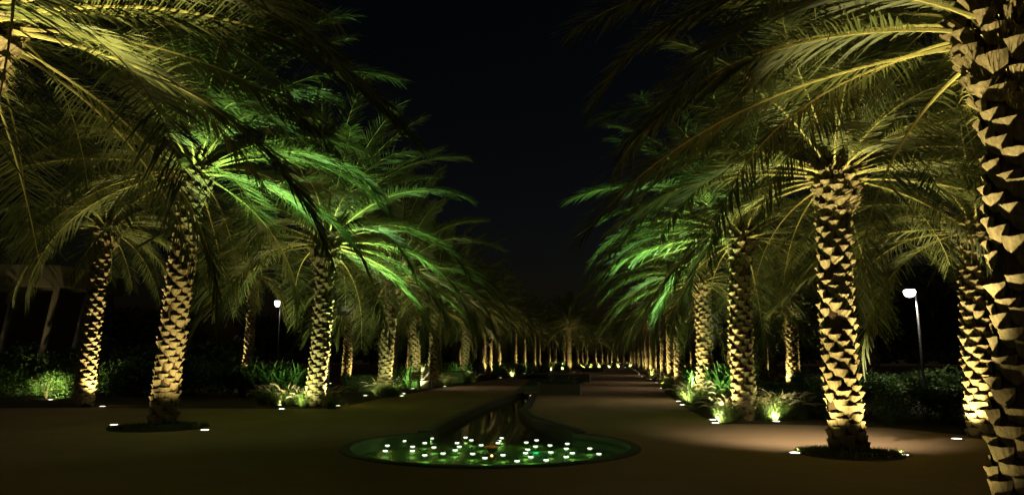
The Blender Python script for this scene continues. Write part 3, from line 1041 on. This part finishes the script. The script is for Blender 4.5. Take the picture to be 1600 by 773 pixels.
# clipped hedges
def hedge(x0, x1, y, dpt, h, lab, seed):
    r = random.Random(seed); mb = MB(); V = []; Fs = []
    n_ = int((x1 - x0) * 1500)
    mb.box(x0 + .05, x1 - .05, y + .05, y + dpt - .05, 0, h - .06, 1)
    for i in range(n_):
        f = r.random()
        x = r.uniform(x0, x1)
        if f < .5: p = Vector((x, y + r.uniform(-.02, .06), r.uniform(0, h)))
        elif f < .9: p = Vector((x, r.uniform(y, y + dpt), h + r.uniform(-.05, .03)))
        else: p = Vector((r.choice((x0, x1)), r.uniform(y, y + dpt), r.uniform(0, h)))
        a = Vector((r.gauss(0, 1), r.gauss(0, 1), r.gauss(0, 1))).normalized()
        b = a.cross(Vector((r.gauss(0, 1), r.gauss(0, 1), r.gauss(0, 1)))).normalized()
        l = .055 * r.uniform(.6, 1.3); o_ = len(V)
        V += [tuple(p), tuple(p + a * l * .5 + b * l * .3), tuple(p + a * l), tuple(p + a * l * .5 - b * l * .3)]
        Fs.append((o_, o_ + 1, o_ + 2, o_ + 3))
    mb.add(V, Fs, 0)
    o = link('hedge', mb.mesh('hedge', [M['shrub'], M['treeleaf']]))
    return tag(o, lab, 'hedge', 'clipped hedges')
a_, b2 = G(535, 613), G(592, 613)
hedge(a_.x, b2.x, a_.y, .9, .72, 'clipped leafy hedge left of the palm before the bench', 1)
p = G(571, 618); u = uplight(p, 'glowing ground light before the clipped hedge near the bench', 'in-ground lights at the palms', True)
spot(u, p + Vector((.1, 1.0, .8)), p, 90, (.9, 1, .5), 110)
a_, b2 = G(1188, 618), G(1300, 618)
hedge(a_.x, b2.x, a_.y, .9, .5, 'low clipped hedge behind the plumed grass on the right', 2)
p = G(1210, 622)
a_, b2 = G(690, 598), G(725, 598)
hedge(a_.x, b2.x, a_.y, .8, .7, 'short lit hedge beyond the pale stone block', 3)
p = G(700, 600); u = uplight(p, 'glowing ground light before the short hedge beyond the stone block', 'in-ground lights at the palms', True)
spot(u, p + Vector((.1, 1.0, .6)), p, 90, (.9, 1, .4), 110)

# plants get a light between them where the photo shows strong green glow
for (px, py), tgt, E, lab in [((1118, 661), (.45, .05, .6), 110, 'added ground light brightening the pale grass leaning over the path edge'), ((425, 627), (0, .5, 1.2), 480, 'ground light hidden at the foot of the tall strap-leaved clump'), ((645, 607), (0, .8, 1.1), 380, 'ground light among the strap-leaved plants behind the bench'), ((1150, 634), (-.3, .5, 1.2), 480, 'ground light among the strap-leaved plants of the right bed'), ((1088, 609), (0, .5, 1.2), 300, 'ground light among the far plants behind the right row'), ((718, 597), (0, .6, 1.2), 200, 'ground light among the plants beyond the short hedge'), ((440, 639), (0.1, .45, .7), 420, 'ground light in front of the tawny fountain grass'), ((1066, 632.5), (.35, .1, .7), 200, 'ground light touching the glowing green grass tuft'), ((1213, 658.5), (0, .4, .8), 110, 'ground light under the curved grass plumes'), ((628, 618.5), (-.4, .05, .7), 200, 'ground light beside the glowing green grass near the bench')]:
    p = G(px, py)  # the light by the pale path-edge grass is added to brighten it
    u = uplight(p, lab, 'small lights in the planting', True)
    spot(u, p + Vector(tgt), p, E * .9, (.9, 1.0, .48), 120)

# grass rings under the two lone palms
def ring(c, rad, name, lab, seed):
    r = random.Random(seed); mb = MB()
    mb.lathe([(rad, 0.004), (rad * .9, .03), (.01, .04)], 36, 1, cap=False)
    V = []; Fs = []
    for i in range(3800):
        a = r.uniform(0, 6.283); q = rad * r.random() ** .5
        p = Vector((q * math.cos(a), q * math.sin(a), .02)); t = Vector((r.gauss(0, .5), r.gauss(0, .5), 1)).normalized() * r.uniform(.03, .085)
        b = Vector((math.cos(a * 7 + i), math.sin(a * 7 + i), 0)) * .006; o_ = len(V)
        V += [tuple(p - b), tuple(p + b), tuple(p + t)]; Fs.append((o_, o_ + 1, o_ + 2))
    mb.add(V, Fs, 0)
    o = link(name, mb.mesh(name, [M['lawn'], M['soil']]), None, c)
    return tag(o, lab, 'grass', None, 'stuff')
ring(G(1327, 709) , .80, 'grass', 'low grass circle round the foot of the lone palm on the right plaza', 1)
ring(G(249, 668), 1.02, 'grass', 'low grass circle round the foot of the lone palm on the left plaza', 2)
# small tufts beside the bright ground lights
for (px, py), s_, lab in [((306, 670), .32, 'small grass tuft lit beside the light right of the left lone palm'), ((1396, 709), .22, 'small grass tuft beside the light right of the right lone palm')]:
    plant('grass_tuft', G(px, py), lab, 'grass clump', None, s_, TUFT)

# background trees
def tree_mesh(seed, H=9):
    r = random.Random(seed); t = MB()
    t.tube([(0, 0, 0), (.1, 0, H * .2), (.05, .1, H * .45)], [.22, .17, .12], 8)
    for i in range(6):
        a = i * 1.05 + r.uniform(-.2, .2); z = H * r.uniform(.22, .42)
        t.tube([(0.05, .05, z), (.8 * math.cos(a), .8 * math.sin(a), z + H * .14), (1.9 * math.cos(a), 1.9 * math.sin(a), z + H * .28)], [.09, .06, .02], 6)
    c = leaf_blob(seed, 3.4, 3.4, H * .33, 7000, .24, 16)
    c.v = [(x, y, z + H * .22) for x, y, z in c.v]
    return t.mesh('trunk', [M['bark']]), c.mesh('crown', [M['treeleaf']])
TR = [tree_mesh(s) for s in (1, 2, 3)]
spots = [(-22, 44), (-28, 52), (-19, 62), (-25, 72), (-20, 88), (-32, 64), (-15, 104), (-36, 50), (-24, 120),
         (17, 34), (22, 44), (27, 36), (24, 60), (30, 52), (28, 80), (20, 30), (34, 100), (36, 40), (32, 125), (-6, 132), (4, 142), (14, 176), (24, 180), (34, 178)]
for i, (x, y) in enumerate(spots):
    t = empty('garden_tree', (x, y, 0), rnd.uniform(0, 6.28))
    s_ = rnd.uniform(.75, 1.05)
    if y > 125: s_ *= .8
    t.scale = (s_ * 1.2, s_ * 1.2, s_)
    tag(t, 'dark unlit garden tree behind the %s palm rows' % ('left' if x < 5 else 'right'), 'tree', 'dark trees behind the %s rows' % ('left' if x < 5 else 'right'))
    link('trunk', TR[i % 3][0], t); link('crown', TR[i % 3][1], t)

r = random.Random(9); wood = MB()
for i in range(60):
    a = R(20 + 140 * i / 59) + r.uniform(-.02, .02); d = r.uniform(215, 260)
    bl = leaf_blob(300 + i, 13, 8, r.uniform(2.8, 4.2), 500, 1.6, 7)
    wood.merge(bl, r.uniform(0, 6), (d * math.cos(a), d * math.sin(a), -.3))
tag(link('distant_wood', wood.mesh('distant_wood', [M['treeleaf']])), 'dark distant mass of trees closing the horizon', 'trees', None, 'stuff')
# ------------------------------------------------------------------ street lamps
def make_lamp():
    t = empty('street_lamp', (0, 0, 0))
    b = MB(); b.lathe([(0.11, 0), (.11, .02), (.07, .03), (.065, .35), (.055, .38), (.045, 1.2), (.035, 3.9)], 14)
    link('pole', b.mesh('pole', [M['polegrey']], True), t)
    b = MB(); b.tube([(0, 0, 3.82), (-.06, 0, 3.93), (-.20, 0, 3.96)], .022, 8)
    link('arm', b.mesh('arm', [M['polegrey']], True), t)
    b = MB(); b.lathe([(0.17, 3.93), (.18, 3.935), (.175, 3.96), (.12, 4.0), (.04, 4.02)], 24, 0, -.22, 0)
    h = link('lamp_head', b.mesh('lamp_head', [M['polegrey']], True), t)
    b = MB(); b.lathe([(0.03, 3.66), (.11, 3.68), (.17, 3.74), (.20, 3.82), (.20, 3.88), (.17, 3.935)], 24, 0, -.22, 0)
    link('lens', b.mesh('lens', [M['lens_lamp']], True), h)
    return t
SLp = make_lamp()
ll = bpy.data.lights.new('lamp', 'SPOT'); ll.energy = 520; ll.color = (1.0, .88, .72); ll.spot_size = R(135); ll.spot_blend = .5; ll.shadow_soft_size = .15
for i, (px, py, Y, lab) in enumerate([(1421, 455, 24.5, 'tall grey street lamp shining brightly in the dark gap on the right'), (433.5, 472, 35, 'street lamp glowing among palm fronds above the strap-leaved plants on the left'), (1217, 507, 62, 'tiny distant street lamp left of the slim back row palm on the right')]):
    head = AT(px, py, Y)
    t = SLp if i == 0 else copy_tree(SLp)
    k = head.z / 3.87
    t.location = (head.x + .22 * k * (.62 if px == 433.5 else 1), Y, 0)
    t.scale = (k, k, k) if px != 433.5 else (k * .62, k * .62, k)
    tag(t, lab, 'street lamp', 'street lamps in the garden')
    if i > 0: t.rotation_euler = (0, 0, 0)
for t in [o for o in COL.objects if o.name.startswith('street_lamp')]:
    l2 = ll.copy(); l2.energy = 3500 if t.location.y > 55 else (420 if t.location.x > 0 else 130)
    if t.location.y > 55: l2.spot_size = R(166)
    lo = bpy.data.objects.new('lamp', l2); COL.objects.link(lo); lo.parent = t; lo.location = (-.22, 0, 3.63)
# little lamp glimmer in the left garden
b = MB(); b.lathe([(.05, 0), (.05, .8)], 10); g0 = empty('bollard_light', G(44, 592) )
link('post', b.mesh('post', [M['polegrey']]), g0)
b = MB(); b.lathe([(.10, .8), (.12, .9), (.08, .98)], 12)
link('lens', b.mesh('lens', [M['lens_warm']], True), g0)
tag(g0, 'small glowing bollard light among shrubs at the far left', 'garden light')
g0.scale = (1.4, 1.4, 2.4)

# downlights added to throw the light pools on the paving: one behind the lone right palm, the others on the avenue side of row palms
def downlight(base, off, z, aim, E, lab, size=100):
    dl = empty('added_tree_downlight', base + Vector((off[0], off[1], z)), math.atan2(-off[0], off[1]))
    b = MB(); b.tube([(0, -.12, 0), (0, .02, 0)], .02, 6); link('bracket', b.mesh('bracket', [M['darkmetal']]), dl)
    b = MB(); b.lathe([(.06, -.10), (.06, .06), (.03, .08)], 12, 0, 0, .07); link('housing', b.mesh('housing', [M['darkmetal']]), dl)
    tag(dl, lab, 'downlight', 'added downlights on palm trunks')
    ld = bpy.data.lights.new('lamp', 'SPOT'); ld.energy = E; ld.color = (1, .82, .56); ld.spot_size = R(size); ld.spot_blend = .9; ld.shadow_soft_size = .05
    lo = bpy.data.objects.new('lamp', ld); COL.objects.link(lo); lo.parent = dl; lo.location = (0, .09, -.13); lo.rotation_euler = (R(aim), 0, 0)
downlight(G(1326, 704), (0.03, .37), 2.7, 24, 620, 'added downlight, unseen behind the trunk of the lone right plaza palm')
for px, py, lab in [(1101, 626, 'added downlight on the right row palm beside the glowing grass tuft'), (1062, 606, 'added downlight on the palm after the one by the glowing tuft'), (1043, 597, 'added downlight on a narrow right row trunk by the path'), (1025, 586, 'added downlight on a far narrow right row trunk')]:
    downlight(G(px, py), (-.36, -.05), 3.4, 36, 170, lab, 110)
downlight(G(676, 605), (.36, -.1), 3.4, 30, 120, 'added downlight on the left row palm behind the stone block', 110)

# ------------------------------------------------------------------ furniture
def box_obj(name, x0, x1, y0, y1, z0, z1, m, parent, bw=.008):
    b = MB(); b.box(x0, x1, y0, y1, z0, z1)
    return bevel(link(name, b.mesh(name, [m]), parent), bw)
p = G(638, 608.5)
be = empty('park_bench', p, R(-16))
tag(be, 'wooden slatted bench facing the avenue beside a pale stone block', 'bench')
for y in (0.06, 1.74):
    b = MB()
    b.box(.04, .09, y - .03, y + .03, 0, .84)
    link('leg', b.mesh('leg', [M['pale']]), be)
    b = MB(); b.box(.46, .53, y - .03, y + .03, 0, .405)
    link('leg', b.mesh('leg', [M['pale']]), be)
b = MB()
for k in range(6): b.box(.10 + k * .085, .17 + k * .085, 0, 1.8, .41, .445)
link('seat', b.mesh('seat', [M['wood']]), be)
b = MB()
for k in range(4): b.box(.092, .118, 0, 1.8, .50 + k * .09, .575 + k * .09)
link('backrest', b.mesh('backrest', [M['wood']]), be)
def block(px0, px1, py, h, lab, m=None, dep=.4):
    a, c = G(px0, py), G(px1, py)
    t = empty('stone_block', a)
    box_obj('body', 0, c.x - a.x, 0, dep, 0, h - .06, m or M['pale'], t)
    box_obj('cap', -.015, c.x - a.x + .015, -.015, dep + .015, h - .057, h, m or M['pale'], t)
    return tag(t, lab, 'stone block', 'stone blocks')
block(657.5, 670, 606.5, 1.08, 'pale upright stone block at the end of the wooden bench')
block(804.5, 812, 584.5, 1.1, 'pale upright stone block far along the left row')
block(967.5, 974.5, 578, .62, 'small pale low block in the far median')
block(998, 1003.5, 573, .6, 'smallest pale low block at the far end of the median')
# raised stepped basins in the median
def basin(px, py, w_, d_, h, lab):
    c = G(px, py)
    t = empty('raised_basin', (c.x - w_, c.y, 0))
    box_obj('side_wall', w_ - .12, w_, .12, d_, 0, h, M['stone'], t)
    box_obj('side_wall', 0, .12, .12, d_, 0, h, M['stone'], t)
    box_obj('front_wall', 0, w_ - .052, 0, .117, 0, h, M['stone'], t)
    box_obj('lit_corner_strip', w_ - .05, w_ + .02, -.02, .117, 0, h + .01, M['pale'], t)  # pale strip stands in for light caught along the wall corner
    b_ = MB(); b_.box(.121, w_ - .121, .12, d_ - .01, 0, h - .1)
    link('soil', b_.mesh('soil', [M['soil']]), t)
    return tag(t, lab, 'raised basin', 'raised basins of the median')
basin(908.5, 617, 1.7, 3.2, .45, 'nearest raised dark stone basin in the median with its lit corner painted pale')
basin(922.5, 597, 2.6, 4.5, .5, 'second raised dark stone basin in the median, further back')
basin(944, 581, 2.2, 5, .5, 'farthest raised dark stone basin in the median')

# banner sign right
Y = 30.0
c0, c1 = AT(1128, 464, Y), AT(1153, 464, Y)
c2 = AT(1128, 512, Y)
wd = 1.45
bt = empty('banner_sign', (c0.x + wd / 2, Y, 0))
tag(bt, 'tall teal banner with a pale picture panel behind the thick right row palm', 'banner sign')
box_obj('post', -.04, .04, .03, .11, 0, c0.z + .1, M['darkmetal'], bt)
hh = c0.z - c2.z
box_obj('panel', -wd / 2, wd / 2, -.02, .02, c2.z, c0.z, M['teal'], bt)
z0 = c0.z - hh * .85; z1 = c0.z - hh * .42
box_obj('picture', -wd / 2 + .02, wd / 2 - .02, -.032, -.022, z0, z1, M['banner'], bt, .002)
b = MB(); r = random.Random(4)
zc = z0 + (z1 - z0) * .45
def disc(b, cx, cz, rx, rz, y, mi=0):
    vs = [(cx + rx * math.cos(a), y, cz + rz * math.sin(a)) for a in [2 * PI * k / 20 for k in range(20)]] + [(cx + rx * math.cos(a), y + .004, cz + rz * math.sin(a)) for a in [2 * PI * k / 20 for k in range(20)]]
    b.add(vs, [tuple(range(20))] + [(k, (k + 1) % 20, 20 + (k + 1) % 20, 20 + k) for k in range(20)], mi)
disc(b, .0, zc + .08, .26, .17, -.038); disc(b, -.25, zc - .02, .22, .08, -.042); disc(b, .25, zc - .04, .25, .08, -.046)
link('printed_shape', b.mesh('printed_shape', [M['bannerdark']]), bt)
b = MB(); disc(b, .25, c0.z - hh * .2, .10, .10, -.026); link('printed_emblem', b.mesh('printed_emblem', [M['teal']]), bt)
# dim sign left
Y = 27.0
c0 = AT(516, 456, Y); c1 = AT(555, 456, Y); c2 = AT(516, 493, Y)
wd = c1.x - c0.x
bt = empty('information_sign', (c0.x + wd / 2, Y, 0))
tag(bt, 'dark hanging sign with a small grey picture right of the fountain grass palm', 'sign')
box_obj('post', -wd / 2, -wd / 2 + .08, .03, .11, 0, c0.z, M['darkmetal'], bt)
box_obj('panel', -wd / 2, wd / 2, -.02, .02, c0.z - (c0.z - c2.z) * .48, c0.z, M['screen'], bt)
box_obj('screen', -wd / 2 + .3, wd / 2 - .05, -.02, .02, c2.z, c0.z - (c0.z - c2.z) * .5, M['screen'], bt)
box_obj('picture', -wd / 2 + .45, wd / 2 - .2, -.03, -.022, c2.z + .18, c2.z + .38, M['greygl'], bt, .002)

# pavilion far left
Y = 40.0
pv = empty('garden_pavilion', (AT(95, 500, Y).x - 9, Y, 0))
tag(pv, 'low pale pavilion with warm lit soffit and slanted columns at the far left', 'building')
b = MB()
zt = AT(50, 415, Y).z; zb = AT(50, 448, Y).z
b.add([(0, 0, zb), (9, 0, zb), (9, 6, zb + .0), (0, 6, zb), (-.5, -1.2, zt), (9.3, -1.0, zt - .1), (9.3, 7, zt), (-.5, 7, zt)], [(3, 2, 1, 0), (4, 5, 6, 7), (0, 1, 5, 4), (1, 2, 6, 5), (2, 3, 7, 6), (3, 0, 4, 7)])
bevel(link('roof', b.mesh('roof', [M['wall']]), pv), .03)
for x in (.6, 3.3, 6.0, 8.4, 10.2):
    b = MB(); b.tube([(x - .7, .3, 0), (x, .3, zb + (.0 if x < 9 else -.6))], [.20, .16], 10)
    link('column', b.mesh('column', [M['wall']], True), pv)
b = MB(); b.box(0, 9, 5, 5.2, 0, zb); link('wall', b.mesh('wall', [M['wall']]), pv)
for x, e_ in ((1.5, 10), (5, 20), (8.6, 90)):
    p = Vector(pv.location) + Vector((x, -1.6, 0))
    u = uplight(p, 'ground light hidden in front of the far left pavilion', 'ground lights at the pavilion')
    spot(u, p + Vector((.3, 1.2, 5.5)), p, e_, WARM, 70)

# ------------------------------------------------------------------ prune the fronds that would hang across the right street lamp's head
bpy.context.view_layer.update()
eye = Vector((0, 0, CAMZ))
lamp_head = AT(1421, 456, 24.5)
clear = [(lamp_head + Vector((dx, 0, dz)), .4) for dx in (-.2, -.1, 0, .1, .2) for dz in (-.12, 0, .10)]
clear += [(AT(x_, y_, 16.9), .6) for y_ in (395, 420, 445, 470, 500) for x_ in (1150, 1162, 1174)]   # trimmed clear of the thick trunk
for tgt, gap in clear:
    d = tgt - eye
    for _ in range(12):
        hit = sc.ray_cast(bpy.context.evaluated_depsgraph_get(), eye, d.normalized(), distance=d.length - gap)
        if not hit[0] or hit[4].name.split('.')[0] != 'frond': break
        bpy.data.objects.remove(bpy.data.objects[hit[4].name])
        bpy.context.view_layer.update()
# ------------------------------------------------------------------ drop templates never used
for t in (UPW, UPG):
    if t.name not in used:
        for ch in list(t.children): bpy.data.objects.remove(ch)
        bpy.data.objects.remove(t)

# ------------------------------------------------------------------ night sky and an added ambient fill
wd_ = bpy.data.worlds.new('World'); sc.world = wd_; wd_.use_nodes = True
nt = wd_.node_tree
sky = nt.nodes.new('ShaderNodeTexSky'); sky.sky_type = 'NISHITA'; sky.sun_disc = False
sky.sun_elevation = R(-4); sky.sun_rotation = R(20); sky.air_density = 1.0; sky.dust_density = 2.0
nt.links.new(sky.outputs['Color'], nt.nodes['Background'].inputs['Color'])
nt.nodes['Background'].inputs['Strength'].default_value = 0.032
sl = bpy.data.lights.new('ambient_fill', 'SUN'); sl.energy = 0.11; sl.angle = R(20); sl.color = (1, .86, .72)  # soft warm sun lamp added to lift the dark paving, not a moon
so = bpy.data.objects.new('ambient_fill', sl); COL.objects.link(so); so.rotation_euler = (R(40), 0, R(-30))

sc.view_settings.view_transform = 'Standard'
sc.view_settings.look = 'None'
sc.view_settings.exposure = 0.0
sc.view_settings.gamma = 1
cy = sc.cycles
cy.use_denoising = True
cy.max_bounces = 4
cy.diffuse_bounces = 2
cy.glossy_bounces = 2
cy.transmission_bounces = 2
cy.transparent_max_bounces = 6
cy.caustics_reflective = False
cy.caustics_refractive = False
cy.use_light_tree = True
cy.sample_clamp_indirect = 2.0
print('objects', len(COL.objects))
